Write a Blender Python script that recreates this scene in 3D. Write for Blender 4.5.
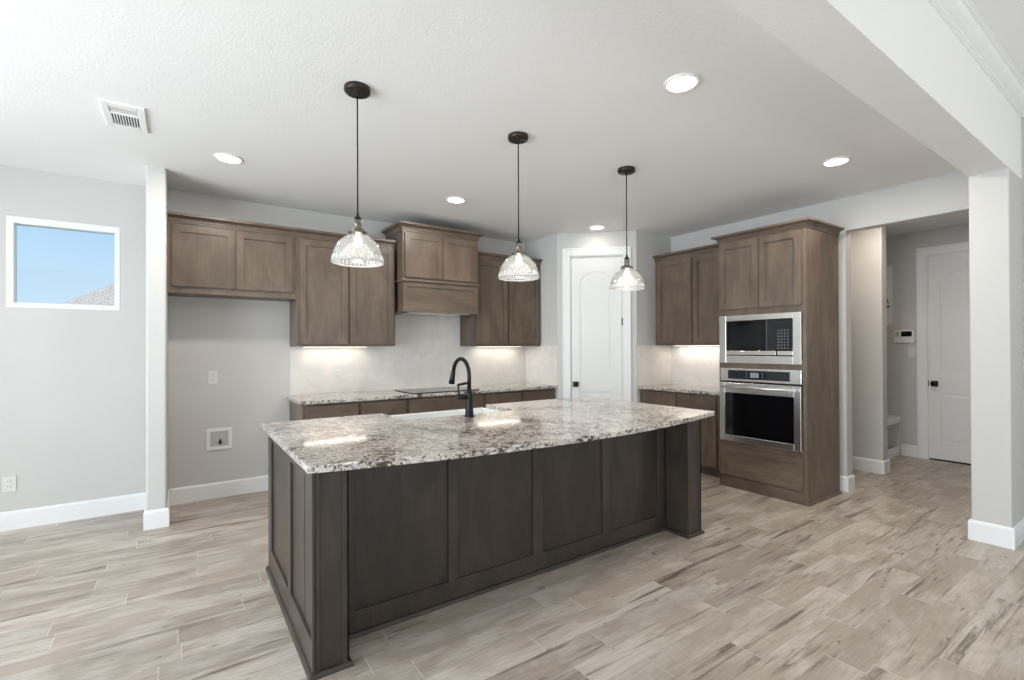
import bpy, bmesh, math, random
from mathutils import Matrix, Vector

for o in list(bpy.data.objects):
    bpy.data.objects.remove(o, do_unlink=True)
random.seed(4)
SC = bpy.context.scene
COL = SC.collection
PI = math.pi

# ------------------------------------------------------------------ camera
FPX, YAW, CX, CY, ROLL, PITCH, CAMH = 477.504, 34.693, 511.985, 346.051, -0.252, 0.239, 1.35
cam_data = bpy.data.cameras.new('camera')
cam = bpy.data.objects.new('camera', cam_data)
COL.objects.link(cam)
cam_data.sensor_fit = 'HORIZONTAL'
cam_data.sensor_width = 36.0
cam_data.lens = FPX / 1024 * 36
cam_data.shift_x = (512 - CX) / 1024
cam_data.shift_y = (CY - 340) / 1024
cam_data.clip_start = 0.02
cam.matrix_world = (Matrix.Translation((0, 0, CAMH)) @ Matrix.Rotation(math.radians(-YAW), 4, 'Z')
                    @ Matrix.Rotation(math.radians(90 + PITCH), 4, 'X') @ Matrix.Rotation(math.radians(ROLL), 4, 'Z'))
SC.camera = cam

# ------------------------------------------------------------------ look
SC.view_settings.view_transform = 'Standard'
SC.view_settings.look = 'None'
SC.view_settings.exposure = 0.32
SC.view_settings.gamma = 1.0
SC.view_settings.use_curve_mapping = False


def lin(c):
    return tuple(((v / 255) / 12.92 if v / 255 <= .04045 else ((v / 255 + .055) / 1.055) ** 2.4) for v in c)


# sky: clear blue, paler towards the horizon
w = bpy.data.worlds.new('sky')
SC.world = w
w.use_nodes = True
nt = w.node_tree
nt.nodes.clear()
wo = nt.nodes.new('ShaderNodeOutputWorld')
wb = nt.nodes.new('ShaderNodeBackground')
wt = nt.nodes.new('ShaderNodeTexCoord')
ws = nt.nodes.new('ShaderNodeSeparateXYZ')
wr = nt.nodes.new('ShaderNodeValToRGB')
nt.links.new(wt.outputs['Generated'], ws.inputs[0])
nt.links.new(ws.outputs['Z'], wr.inputs[0])
nt.links.new(wr.outputs[0], wb.inputs['Color'])
nt.links.new(wb.outputs[0], wo.inputs[0])
wr.color_ramp.elements[0].position = 0.0
wr.color_ramp.elements[0].color = (*lin((212, 230, 240)), 1)
wr.color_ramp.elements[1].position = 0.22
wr.color_ramp.elements[1].color = (*lin((164, 202, 234)), 1)
e = wr.color_ramp.elements.new(0.9)
e.color = (*lin((95, 150, 215)), 1)
wb.inputs['Strength'].default_value = .92


def area(name, loc, size, power, color, direction, shape='RECTANGLE'):
    d = bpy.data.lights.new(name, 'AREA')
    d.shape = shape
    d.size = size[0]
    if shape in ('RECTANGLE', 'ELLIPSE'):
        d.size_y = size[1]
    d.energy = power
    d.color = color
    o = bpy.data.objects.new(name, d)
    o.location = loc
    o.rotation_euler = Vector(direction).to_track_quat('-Z', 'Y').to_euler()
    COL.objects.link(o)
    return o


# area lamps added outside unseen windows, tilted upward to brighten the ceiling
area('added_daylight_rear', (1.9, -4.35, 1.2), (5.2, 2.2), 125, (1.0, .985, .97), (0, 1, 2.2))
area('added_daylight_side', (-3.29, 1.85, 1.34), (3.5, 2.4), 205, (.86, .94, 1.0), (1, 0, 0.25))
area('added_daylight_side', (-3.29, -1.8, 1.22), (2.5, 2.2), 40, (.92, .96, 1.0), (1, 0, 0.15))
sun = bpy.data.lights.new('sun', 'SUN')
sun.energy = 3.2
sun.angle = math.radians(.6)
sun_o = bpy.data.objects.new('sun', sun)
sun_o.rotation_euler = Vector((-.2, .36, -.91)).to_track_quat('-Z', 'Y').to_euler()
COL.objects.link(sun_o)
# ------------------------------------------------------------------ key dimensions
YB = 5.111          # back wall
XL = -3.2         # left wall
XR = 5.09           # right wall (header plane)
ZC = 2.74           # kitchen ceiling
ZL = 3.05           # living ceiling
CT = 0.892          # counter top
CB = 0.862          # counter underside
YU = 4.78           # front of back wall uppers
ZU0, ZU1 = 1.375, 2.385
XRET, YP1 = 3.756, 4.453
XP2, YP2 = 4.436, 3.811


# ------------------------------------------------------------------ materials
class NT:
    def __init__(s, name):
        s.m = bpy.data.materials.new(name)
        s.m.use_nodes = True
        s.t = s.m.node_tree
        s.t.nodes.clear()
        s.out = s.n('ShaderNodeOutputMaterial')

    def n(s, typ, **kw):
        x = s.t.nodes.new(typ)
        for k, v in kw.items():
            setattr(x, k, v)
        return x

    def l(s, a, b):
        s.t.links.new(a, b)

    def val(s, sock, v):
        if hasattr(v, 'is_linked') or isinstance(v, bpy.types.NodeSocket):
            s.l(v, sock)
        else:
            sock.default_value = v

    def math(s, op, a, b=None, c=None, clamp=False):
        x = s.n('ShaderNodeMath', operation=op)
        x.use_clamp = clamp
        s.val(x.inputs[0], a)
        if b is not None:
            s.val(x.inputs[1], b)
        if c is not None:
            s.val(x.inputs[2], c)
        return x.outputs[0]

    def noise(s, vec, scale, detail=3, rough=.5, dist=0.0, dim='3D'):
        x = s.n('ShaderNodeTexNoise', noise_dimensions=dim)
        if vec is not None:
            s.l(vec, x.inputs['Vector'])
        x.inputs['Scale'].default_value = scale
        x.inputs['Detail'].default_value = detail
        x.inputs['Roughness'].default_value = rough
        x.inputs['Distortion'].default_value = dist
        return x.outputs['Fac']

    def mapr(s, v, a, b, c=0.0, d=1.0, smooth=True):
        x = s.n('ShaderNodeMapRange', interpolation_type='SMOOTHSTEP' if smooth else 'LINEAR')
        s.val(x.inputs[0], v)
        for i, q in enumerate((a, b, c, d)):
            x.inputs[i + 1].default_value = q
        return x.outputs[0]

    def mix(s, f, a, b, mode='MIX'):
        x = s.n('ShaderNodeMix', data_type='RGBA', blend_type=mode)
        s.val(x.inputs[0], f)
        for sock, q in ((x.inputs[6], a), (x.inputs[7], b)):
            if isinstance(q, tuple):
                sock.default_value = (*q, 1)
            else:
                s.l(q, sock)
        return x.outputs[2]

    def obj(s, scale=None):
        c = s.n('ShaderNodeTexCoord').outputs['Object']
        if scale:
            mp = s.n('ShaderNodeMapping')
            s.l(c, mp.inputs[0])
            mp.inputs['Scale'].default_value = scale
            return mp.outputs[0]
        return c

    def bsdf(s, color, rough=.5, metal=0.0, spec=.5, bump=None, bstr=.2, bdist=.002, **kw):
        b = s.n('ShaderNodeBsdfPrincipled')
        if isinstance(color, tuple):
            b.inputs['Base Color'].default_value = (*color, 1)
        else:
            s.l(color, b.inputs['Base Color'])
        s.val(b.inputs['Roughness'], rough)
        b.inputs['Metallic'].default_value = metal
        b.inputs['Specular IOR Level'].default_value = spec
        for k, v in kw.items():
            s.val(b.inputs[k], v)
        if bump is not None:
            bp = s.n('ShaderNodeBump')
            bp.inputs['Strength'].default_value = bstr
            bp.inputs['Distance'].default_value = bdist
            s.l(bump, bp.inputs['Height'])
            s.l(bp.outputs[0], b.inputs['Normal'])
        s.l(b.outputs[0], s.out.inputs[0])
        return b


def m_paint(name, c, rough=.6, tex=0.0, scale=90, spec=.3):
    N = NT(name)
    v = N.obj()
    col = N.mix(N.noise(v, 2.5, 2), tuple(x * .985 for x in lin(c)), tuple(min(1, x * 1.015) for x in lin(c)))
    N.bsdf(col, rough, spec=spec, bump=N.noise(v, scale, 3, .6) if tex else None, bstr=tex, bdist=.004)
    return N.m


def m_plain(name, c, rough=.5, metal=0.0, spec=.5, **kw):
    N = NT(name)
    v = N.obj()
    f = N.noise(v, 30, 2)
    r = N.math('ADD', N.math('MULTIPLY', f, .06), rough - .03)
    N.bsdf(lin(c), r, metal, spec, **kw)
    return N.m


def m_emit(name, c, strength):
    N = NT(name)
    x = N.n('ShaderNodeEmission')
    x.inputs[0].default_value = (*lin(c), 1)
    x.inputs[1].default_value = strength
    N.l(x.outputs[0], N.out.inputs[0])
    return N.m


def m_wood(name, c, axis='Z', rough=.37):
    N = NT(name)
    rnd = N.n('ShaderNodeObjectInfo').outputs['Random']
    base = N.n('ShaderNodeTexCoord').outputs['Object']
    add = N.n('ShaderNodeVectorMath', operation='ADD')
    N.l(base, add.inputs[0])
    cmb = N.n('ShaderNodeCombineXYZ')
    for i, k in enumerate((17.0, 31.0, 23.0)):
        N.l(N.math('MULTIPLY', rnd, k), cmb.inputs[i])
    N.l(cmb.outputs[0], add.inputs[1])
    mp = N.n('ShaderNodeMapping')
    N.l(add.outputs[0], mp.inputs[0])
    mp.inputs['Scale'].default_value = {'Z': (1, 1, .07), 'X': (.07, 1, 1), 'Y': (1, .07, 1)}[axis]
    g = N.noise(mp.outputs[0], 75, 4, .6, .4)
    mp2 = N.n('ShaderNodeMapping')
    N.l(add.outputs[0], mp2.inputs[0])
    mp2.inputs['Scale'].default_value = {'Z': (1, 1, .4), 'X': (.4, 1, 1), 'Y': (1, .4, 1)}[axis]
    cl = N.noise(mp2.outputs[0], 5.5, 3, .55, .8)
    L = lin(c)
    c1 = N.mix(N.mapr(cl, .3, .7), tuple(x * .74 for x in L), tuple(x * 1.22 for x in L))
    c2 = N.mix(N.mapr(g, .38, .66, .0, .42), c1, tuple(x * .62 for x in L))
    hv = N.n('ShaderNodeHueSaturation')
    N.l(c2, hv.inputs['Color'])
    N.l(N.math('ADD', N.math('MULTIPLY', rnd, .16), .92), hv.inputs['Value'])
    N.bsdf(hv.outputs[0], N.math('ADD', N.math('MULTIPLY', g, .12), rough - .06), spec=.5, bump=g, bstr=.08, bdist=.001)
    return N.m


def m_granite(name):
    N = NT(name)
    v = N.obj()
    vs = N.obj((.62, 1.15, 1.0))
    clus = N.noise(v, 2.6, 3, .55, .5)
    fl = N.noise(vs, 42, 5, .66, .8)
    fl2 = N.noise(v, 85, 3, .6, .3)
    gr = N.noise(v, 170, 2, .5)
    bs = N.mix(N.mapr(N.noise(v, 22, 4, .6, .5), .38, .64), lin((208, 202, 195)), lin((176, 164, 152)))
    bs = N.mix(N.mapr(gr, .40, .68, 0, .6), bs, lin((232, 228, 222)))
    bias = N.math('MULTIPLY', N.math('SUBTRACT', clus, .47), .50)
    f = N.math('ADD', fl, bias)
    c = N.mix(N.mapr(f, .50, .57, 0, .72), bs, lin((150, 134, 120)))
    c = N.mix(N.mapr(f, .565, .62, 0, .95), c, lin((74, 60, 53)))
    c = N.mix(N.mapr(fl2, .565, .62, 0, .95), c, lin((58, 54, 54)))
    c = N.mix(N.mapr(N.noise(v, 30, 3, .5, .2), .60, .68, 0, .6), c, lin((172, 174, 177)))
    N.bsdf(c, N.math('ADD', N.math('MULTIPLY', fl, .04), .05), spec=.55)
    return N.m


def m_floor(name):
    N = NT(name)
    v = N.obj()
    sp = N.n('ShaderNodeSeparateXYZ')
    N.l(v, sp.inputs[0])
    X, Y = sp.outputs[0], sp.outputs[1]
    PW, PL = .1445, .905
    ry = N.math('DIVIDE', N.math('ADD', Y, 20 * PW - 1.958 % PW), PW)
    row = N.math('FLOOR', ry)
    fy = N.math('FRACT', ry)
    wn = N.n('ShaderNodeTexWhiteNoise', noise_dimensions='1D')
    N.l(N.math('MULTIPLY', row, 1.37), wn.inputs['W'])
    rx = N.math('ADD', N.math('DIVIDE', X, PL), N.math('MULTIPLY', wn.outputs[0], 5.0))
    colm = N.math('FLOOR', rx)
    fx = N.math('FRACT', rx)
    cv = N.n('ShaderNodeCombineXYZ')
    N.l(row, cv.inputs[0])
    N.l(colm, cv.inputs[1])
    wp = N.n('ShaderNodeTexWhiteNoise', noise_dimensions='2D')
    N.l(cv.outputs[0], wp.inputs['Vector'])
    rnd = wp.outputs['Value']
    ws_ = N.n('ShaderNodeSeparateColor')
    N.l(wp.outputs['Color'], ws_.inputs[0])
    r2 = ws_.outputs[1]

    def stretched(sx, sy, k):
        c = N.n('ShaderNodeCombineXYZ')
        N.l(N.math('ADD', N.math('MULTIPLY', X, sx), N.math('MULTIPLY', rnd, 53.0 * k)), c.inputs[0])
        N.l(N.math('ADD', N.math('MULTIPLY', Y, sy), N.math('MULTIPLY', r2, 29.0 * k)), c.inputs[1])
        N.l(N.math('MULTIPLY', rnd, 91.0), c.inputs[2])
        return c.outputs[0]
    streak = N.noise(stretched(1.5, 22, 1), 1.0, 6, .66, .6)
    fine = N.noise(stretched(7, 95, 1.7), 1.0, 4, .6, .3)
    blot = N.noise(stretched(2.1, 5.0, 2.3), 1.0, 4, .6, .4)
    knot = N.noise(stretched(11, 26, 3.1), 1.0, 3, .55, .2)
    light = lin((196, 185, 173))
    mid = lin((172, 157, 143))
    dark = lin((104, 89, 76))
    c = N.mix(N.mapr(blot, .38, .60), light, mid)
    c = N.mix(N.mapr(fine, .42, .66, 0, .32), c, lin((146, 131, 116)))
    tone = N.math('MULTIPLY', N.math('SUBTRACT', rnd, .5), .10)
    c = N.mix(N.mapr(N.math('ADD', streak, tone), 
                      .545, .70, 0, .88), c, dark)
    c = N.mix(N.mapr(knot, .68, .76, 0, .75), c, lin((82, 70, 60)))
    hv = N.n('ShaderNodeHueSaturation')
    N.l(c, hv.inputs['Color'])
    N.l(N.math('ADD', N.math('MULTIPLY', r2, .22), .87), hv.inputs['Value'])
    hv.inputs['Saturation'].default_value = .92
    # joints between the planks
    gy = N.math('LESS_THAN', N.math('MINIMUM', fy, N.math('SUBTRACT', 1.0, fy)), .0095)
    gx = N.math('LESS_THAN', N.math('MINIMUM', fx, N.math('SUBTRACT', 1.0, fx)), .0018)
    gm = N.math('MAXIMUM', gy, gx)
    gcol = N.mix(gx, lin((158, 148, 136)), lin((212, 206, 197)))
    c = N.mix(N.math('MULTIPLY', gm, .75), hv.outputs[0], gcol)
    h = N.math('SUBTRACT', N.math('MULTIPLY', streak, .4), gm)
    N.bsdf(c, N.math('ADD', N.math('MULTIPLY', streak, .14), .27), spec=.4, bump=h, bstr=.12, bdist=.002)
    return N.m


def m_tile(name):
    N = NT(name)
    v = N.obj()
    n1 = N.noise(v, 6, 4, .6, 1.2)
    c = N.mix(N.mapr(n1, .35, .7), lin((224, 219, 214)), lin((217, 211, 205)))
    br = N.n('ShaderNodeTexBrick')
    mp = N.n('ShaderNodeMapping')
    sx = N.n('ShaderNodeSeparateXYZ')
    N.l(v, sx.inputs[0])
    cb = N.n('ShaderNodeCombineXYZ')
    N.l(N.math('ADD', sx.outputs[0], sx.outputs[1]), cb.inputs[0])
    N.l(sx.outputs[2], cb.inputs[1])
    N.l(cb.outputs[0], br.inputs['Vector'])
    br.inputs['Scale'].default_value = 1.0
    br.inputs['Brick Width'].default_value = .15
    br.inputs['Row Height'].default_value = .075
    br.inputs['Mortar Size'].default_value = .0018
    br.inputs['Color1'].default_value = (1, 1, 1, 1)
    br.inputs['Color2'].default_value = (.965, .965, .965, 1)
    br.inputs['Mortar'].default_value = (.94, .94, .94, 1)
    c = N.mix(1.0, c, br.outputs['Color'], 'MULTIPLY')
    N.bsdf(c, .28, spec=.4)
    return N.m


def m_steel(name, c=(226, 224, 220), axis='Y'):
    N = NT(name)
    sc = {'Y': (1, .02, 1), 'X': (.02, 1, 1), 'Z': (1, 1, .02)}[axis]
    g = N.noise(N.obj(sc), 900, 2, .5)
    col = N.mix(g, tuple(x * .88 for x in lin(c)), lin(c))
    N.bsdf(col, N.math('ADD', N.math('MULTIPLY', g, .10), .20), metal=1.0)
    return N.m


def m_pane(name, tint=(.97, .99, 1.0)):
    N = NT(name)
    a = N.n('ShaderNodeBsdfTransparent')
    a.inputs[0].default_value = (*tint, 1)
    b = N.n('ShaderNodeBsdfGlossy')
    b.inputs['Roughness'].default_value = .02
    mx = N.n('ShaderNodeMixShader')
    fr = N.n('ShaderNodeFresnel')
    fr.inputs[0].default_value = 1.3
    N.l(fr.outputs[0], mx.inputs[0])
    N.l(a.outputs[0], mx.inputs[1])
    N.l(b.outputs[0], mx.inputs[2])
    N.l(mx.outputs[0], N.out.inputs[0])
    return N.m


def m_seeded(name, milky=.17):
    """clear seeded glass, slightly milky, with fluted lower band"""
    N = NT(name)
    v = N.obj()
    tr = N.n('ShaderNodeBsdfTransparent')
    tr.inputs[0].default_value = (.93, .94, .94, 1)
    tl = N.n('ShaderNodeBsdfTranslucent')
    tl.inputs[0].default_value = (.95, .95, .94, 1)
    df = N.n('ShaderNodeBsdfDiffuse')
    df.inputs[0].default_value = (.92, .92, .91, 1)
    gl = N.n('ShaderNodeBsdfGlossy')
    gl.inputs['Roughness'].default_value = .08
    milk = N.n('ShaderNodeMixShader')
    milk.inputs[0].default_value = .5
    N.l(tl.outputs[0], milk.inputs[1])
    N.l(df.outputs[0], milk.inputs[2])
    seeds = N.mapr(N.noise(v, 190, 2, .5), .56, .70, 0, .28)
    fac = N.math('ADD', seeds, milky)
    m1 = N.n('ShaderNodeMixShader')
    N.l(fac, m1.inputs[0])
    N.l(tr.outputs[0], m1.inputs[1])
    N.l(milk.outputs[0], m1.inputs[2])
    fr = N.n('ShaderNodeFresnel')
    fr.inputs[0].default_value = 1.45
    m2 = N.n('ShaderNodeMixShader')
    N.l(N.math('MULTIPLY', fr.outputs[0], .8), m2.inputs[0])
    N.l(m1.outputs[0], m2.inputs[1])
    N.l(gl.outputs[0], m2.inputs[2])
    N.l(m2.outputs[0], N.out.inputs[0])
    return N.m


def m_shingle(name):
    N = NT(name)
    v = N.obj((1, 1, 1))
    br = N.n('ShaderNodeTexBrick')
    N.l(v, br.inputs['Vector'])
    br.inputs['Scale'].default_value = 1.0
    br.inputs['Brick Width'].default_value = .12
    br.inputs['Row Height'].default_value = .06
    br.inputs['Mortar Size'].default_value = .008
    br.inputs['Color1'].default_value = (*lin((196, 184, 170)), 1)
    br.inputs['Color2'].default_value = (*lin((182, 170, 156)), 1)
    br.inputs['Mortar'].default_value = (*lin((150, 140, 130)), 1)
    c = N.mix(N.mapr(N.noise(v, 8, 4, .6), .3, .7, 0, .4), br.outputs['Color'], lin((208, 196, 182)))
    N.bsdf(c, .9)
    return N.m


M = dict(
    wall=m_paint('wall_paint', (202, 200, 197), .62, .05, 120),
    ceil=m_paint('ceiling_paint', (238, 237, 235), .75, .35, 80),
    trim=m_paint('white_trim_paint', (236, 236, 235), .4, 0, spec=.4),
    door=m_paint('white_door_paint', (232, 231, 229), .42, 0, spec=.4),
    floor=m_floor('wood_look_plank_tile'),
    wood=m_wood('grey_brown_stained_maple', (105, 90, 77)),
    woodh=m_wood('grey_brown_stained_maple_across', (105, 90, 77), 'X'),
    woody=m_wood('grey_brown_stained_maple_level', (105, 90, 77), 'Y'),
    isl=m_wood('shade_darkened_maple', (66, 57, 50)),  # darker copy of the cabinet stain, island shade put into the colour
    islh=m_wood('shade_darkened_maple_across', (66, 57, 50), 'X'),
    granite=m_granite('granite'),
    tile=m_tile('backsplash_tile'),
    steel=m_steel('brushed_steel'),
    steelx=m_steel('brushed_steel_across', axis='X'),
    black=m_plain('matte_black_metal', (26, 26, 28), .34, .6),
    bronze=m_plain('dark_bronze_metal', (58, 50, 44), .4, .7),
    nickel=m_plain('aged_pewter_metal', (120, 112, 104), .35, .9),
    blkglass=m_plain('black_glass', (8, 9, 12), .06, 0, .6),
    midglass=m_plain('dark_display_glass', (14, 18, 24), .10, 0, .6),
    lcd=m_plain('grey_display', (140, 142, 140), .3),
    plastic=m_plain('white_plastic', (232, 231, 228), .4),
    shadow=m_plain('dark_parts_and_shade', (14, 14, 14), .8),
    greyplastic=m_plain('grey_plastic', (120, 120, 118), .5),
    palegrey=m_plain('pale_grey_plastic', (186, 184, 180), .5),
    plate=m_plain('off_white_plate', (218, 217, 213), .45),
    keys=m_plain('pale_key_print', (105, 110, 116), .5),
    ceramic=m_plain('white_fireclay', (238, 238, 236), .12, 0, .6),
    pane=m_pane('window_glass'),
    seeded=m_seeded('seeded_glass'),
    flute=m_seeded('fluted_glass_rim', .62),
    lens=m_emit('lamp_lens_glow', (255, 250, 240), 9.0),
    bulb=m_emit('bulb_glow', (255, 244, 230), 7.0),
    strip=m_emit('strip_glow', (255, 244, 226), 5.0),
    shingle=m_shingle('roof_shingles'),
    siding=m_plain('pale_brick', (190, 182, 172), .9),
    ground=m_plain('dry_lawn', (120, 118, 90), .95),
)


# ------------------------------------------------------------------ mesh builder
class MB:
    def __init__(s, T=None):
        s.bm = bmesh.new()
        s.T = T or Matrix.Identity(4)

    def _v(s, p):
        return s.bm.verts.new(s.T @ Vector(p))

    def box(s, x0, x1, y0, y1, z0, z1, bev=0.0):
        x0, x1 = min(x0, x1), max(x0, x1)
        y0, y1 = min(y0, y1), max(y0, y1)
        z0, z1 = min(z0, z1), max(z0, z1)
        p = [(x0, y0, z0), (x1, y0, z0), (x1, y1, z0), (x0, y1, z0),
             (x0, y0, z1), (x1, y0, z1), (x1, y1, z1), (x0, y1, z1)]
        vs = [s._v(q) for q in p]
        fs = [s.bm.faces.new([vs[i] for i in f]) for f in
              ((0, 3, 2, 1), (4, 5, 6, 7), (0, 1, 5, 4), (1, 2, 6, 5), (2, 3, 7, 6), (3, 0, 4, 7))]
        if bev:
            es = {e for f in fs for e in f.edges}
            bmesh.ops.bevel(s.bm, geom=list(es), offset=bev, segments=2, profile=.6, affect='EDGES')
        return s

    def vbox(s, x0, x1, y0, y1, z0, z1, bev=.012, seg=4):
        """box with rounded upright edges only"""
        p = [(x0, y0, z0), (x1, y0, z0), (x1, y1, z0), (x0, y1, z0),
             (x0, y0, z1), (x1, y0, z1), (x1, y1, z1), (x0, y1, z1)]
        vs = [s._v(q) for q in p]
        for f in ((0, 3, 2, 1), (4, 5, 6, 7), (0, 1, 5, 4), (1, 2, 6, 5), (2, 3, 7, 6), (3, 0, 4, 7)):
            s.bm.faces.new([vs[i] for i in f])
        es = [s.bm.edges.get((vs[i], vs[i + 4])) for i in range(4)]
        bmesh.ops.bevel(s.bm, geom=es, offset=bev, segments=seg, profile=.5, affect='EDGES')
        return s

    def prism(s, poly, y0, y1, plane='XZ'):
        """polygon in local XZ (or XY) pulled along the third axis"""
        def mk(a, b, c):
            return (a, c, b) if plane == 'XZ' else (a, b, c)
        A = [s._v(mk(a, b, y0)) for a, b in poly]
        B = [s._v(mk(a, b, y1)) for a, b in poly]
        n = len(poly)
        s.bm.faces.new(A)
        s.bm.faces.new(B[::-1])
        for i in range(n):
            j = (i + 1) % n
            s.bm.faces.new((A[i], B[i], B[j], A[j]))
        return s

    def lathe(s, prof, c=(0, 0, 0), seg=40, axis='Z', cap=False, smooth=True):
        rings = []
        for r, z in prof:
            ring = []
            for k in range(seg):
                a = 2 * PI * k / seg
                u, v = r * math.cos(a), r * math.sin(a)
                q = {'Z': (u, v, z), 'X': (z, u, v), 'Y': (u, z, v)}[axis]
                ring.append(s._v((c[0] + q[0], c[1] + q[1], c[2] + q[2])))
            rings.append(ring)
        for a, b in zip(rings, rings[1:]):
            for k in range(seg):
                j = (k + 1) % seg
                f = s.bm.faces.new((a[k], a[j], b[j], b[k]))
                f.smooth = smooth
        if cap:
            s.bm.faces.new(rings[0][::-1])
            s.bm.faces.new(rings[-1])
        return s

    def tube(s, pts, r, seg=14, cap=True):
        pts = [Vector(p) for p in pts]
        rr = r if isinstance(r, (list, tuple)) else [r] * len(pts)
        rings = []
        up = None
        for i, p in enumerate(pts):
            t = (pts[min(i + 1, len(pts) - 1)] - pts[max(i - 1, 0)]).normalized()
            if up is None:
                ref = Vector((0, 0, 1)) if abs(t.z) < .9 else Vector((1, 0, 0))
                up = (ref - t * ref.dot(t)).normalized()
            else:
                up = (up - t * up.dot(t)).normalized()
            sd = t.cross(up)
            rings.append([s._v(p + (up * math.cos(2 * PI * k / seg) + sd * math.sin(2 * PI * k / seg)) * rr[i]) for k in range(seg)])
        for a, b in zip(rings, rings[1:]):
            for k in range(seg):
                j = (k + 1) % seg
                f = s.bm.faces.new((a[k], a[j], b[j], b[k]))
                f.smooth = True
        if cap:
            s.bm.faces.new(rings[0][::-1])
            s.bm.faces.new(rings[-1])
        return s

    def sweep(s, path, prof, z=0.0):
        """profile (out, up) carried along a floor-plan path, out = right of travel, mitred"""
        P = [Vector(p) for p in path]
        secs = []
        for i, p in enumerate(P):
            ns = []
            if i > 0:
                d = (P[i] - P[i - 1]).normalized()
                ns.append(Vector((d.y, -d.x)))
            if i < len(P) - 1:
                d = (P[i + 1] - P[i]).normalized()
                ns.append(Vector((d.y, -d.x)))
            if len(ns) == 2:
                b = (ns[0] + ns[1])
                b = b / max(.2, b.dot(ns[0]))
            else:
                b = ns[0]
            secs.append([s._v((p.x + b.x * o, p.y + b.y * o, z + h)) for o, h in prof])
        n = len(prof)
        for a, b in zip(secs, secs[1:]):
            for k in range(n):
                j = (k + 1) % n
                s.bm.faces.new((a[k], a[j], b[j], b[k]))
        s.bm.faces.new(secs[0][::-1])
        s.bm.faces.new(secs[-1])
        return s

    def shaker(s, x0, x1, z0, z1, yf, t=.02, rail=.058, rec=.012):
        """shaker panel: frame of stiles and rails with a sunk flat panel; front at yf facing -Y"""
        s.box(x0, x1, yf + rec, yf + t, z0, z1)
        r = min(rail, (z1 - z0) * .32)
        for a, b, c, d in ((x0, x0 + rail, z0, z1), (x1 - rail, x1, z0, z1),
                           (x0 + rail, x1 - rail, z0, z0 + r), (x0 + rail, x1 - rail, z1 - r, z1)):
            s.box(a, b, yf, yf + rec + .001, c, d)
        # small sloped bead around the panel
        bd = .006
        for a, b, c, d in ((x0 + rail, x0 + rail + bd, z0 + r, z1 - r), (x1 - rail - bd, x1 - rail, z0 + r, z1 - r),
                           (x0 + rail, x1 - rail, z0 + r, z0 + r + bd), (x0 + rail, x1 - rail, z1 - r - bd, z1 - r)):
            s.box(a, b, yf + rec * .5, yf + rec + .001, c, d)
        return s

    def build(s, name, mat, parent=None, recalc=True, bevel=0.0, smooth=False):
        if recalc:
            bmesh.ops.recalc_face_normals(s.bm, faces=s.bm.faces[:])
        root = parent
        while root is not None and root.parent is not None:
            root = root.parent
        off = root.location if root is not None else Vector((0, 0, 0))
        me = bpy.data.meshes.new(name)
        for v in s.bm.verts:
            v.co -= off
        s.bm.to_mesh(me)
        s.bm.free()
        me.materials.append(mat)
        o = bpy.data.objects.new(name, me)
        COL.objects.link(o)
        if smooth:
            for p in me.polygons:
                p.use_smooth = True
        if bevel:
            md = o.modifiers.new('edge', 'BEVEL')
            md.width = bevel
            md.segments = 2
            md.limit_method = 'ANGLE'
            md.angle_limit = math.radians(40)
        if parent is not None:
            o.parent = parent
        return o


def thing(name, label, cat, loc=(0, 0, 0), group=None):
    o = bpy.data.objects.new(name, None)
    o.empty_display_size = .1
    COL.objects.link(o)
    o.location = loc
    return tag(o, label, cat, group)


def tag(o, label, cat, group=None):
    o['label'] = label
    o['category'] = cat
    if group:
        o['group'] = group
    return o


def struct(o, label=None):
    o['kind'] = 'structure'
    if label:
        o['label'] = label
    return o


def copy_tree(o, parent=None):
    c = o.copy()
    COL.objects.link(c)
    c.parent = parent
    for ch in o.children:
        copy_tree(ch, c)
    return c


def faceX(x, y):
    """local frame whose front (-y) looks towards world -X; local x runs towards world -Y"""
    return Matrix.Translation((x, y, 0)) @ Matrix.Rotation(-PI / 2, 4, 'Z')


# ------------------------------------------------------------------ room shell
struct(MB().box(-3.5, 7.6, -4.3, 5.3, -.1, 0).build('floor', M['floor']))
struct(MB().box(-3.32, 7.5, .85, 5.25, ZC, ZC + .15).build('ceiling', M['ceil']))
struct(MB().box(-3.32, 5.1, -4.2, .80, ZL, ZL + .15).build('ceiling_living', M['ceil']))
struct(MB().box(XL, 4.93, .725, .925, 2.537, ZL + .02).build('ceiling_beam', M['ceil']))
WX0, WX1, WZ0, WZ1 = -1.083, -.419, 1.675, 2.365
b = MB()
b.box(XL - .12, WX0, YB, YB + .14, 0, ZC)
b.box(WX1, XRET + .12, YB, YB + .14, 0, ZC)
b.box(WX0, WX1, YB, YB + .14, 0, WZ0)
b.box(WX0, WX1, YB, YB + .14, WZ1, ZC)
struct(b.build('wall_back', M['wall']))
struct(MB().vbox(-.22, -.094, 4.512, YB, 0, ZC, .014).build('wall_wing', M['wall']))
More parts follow.
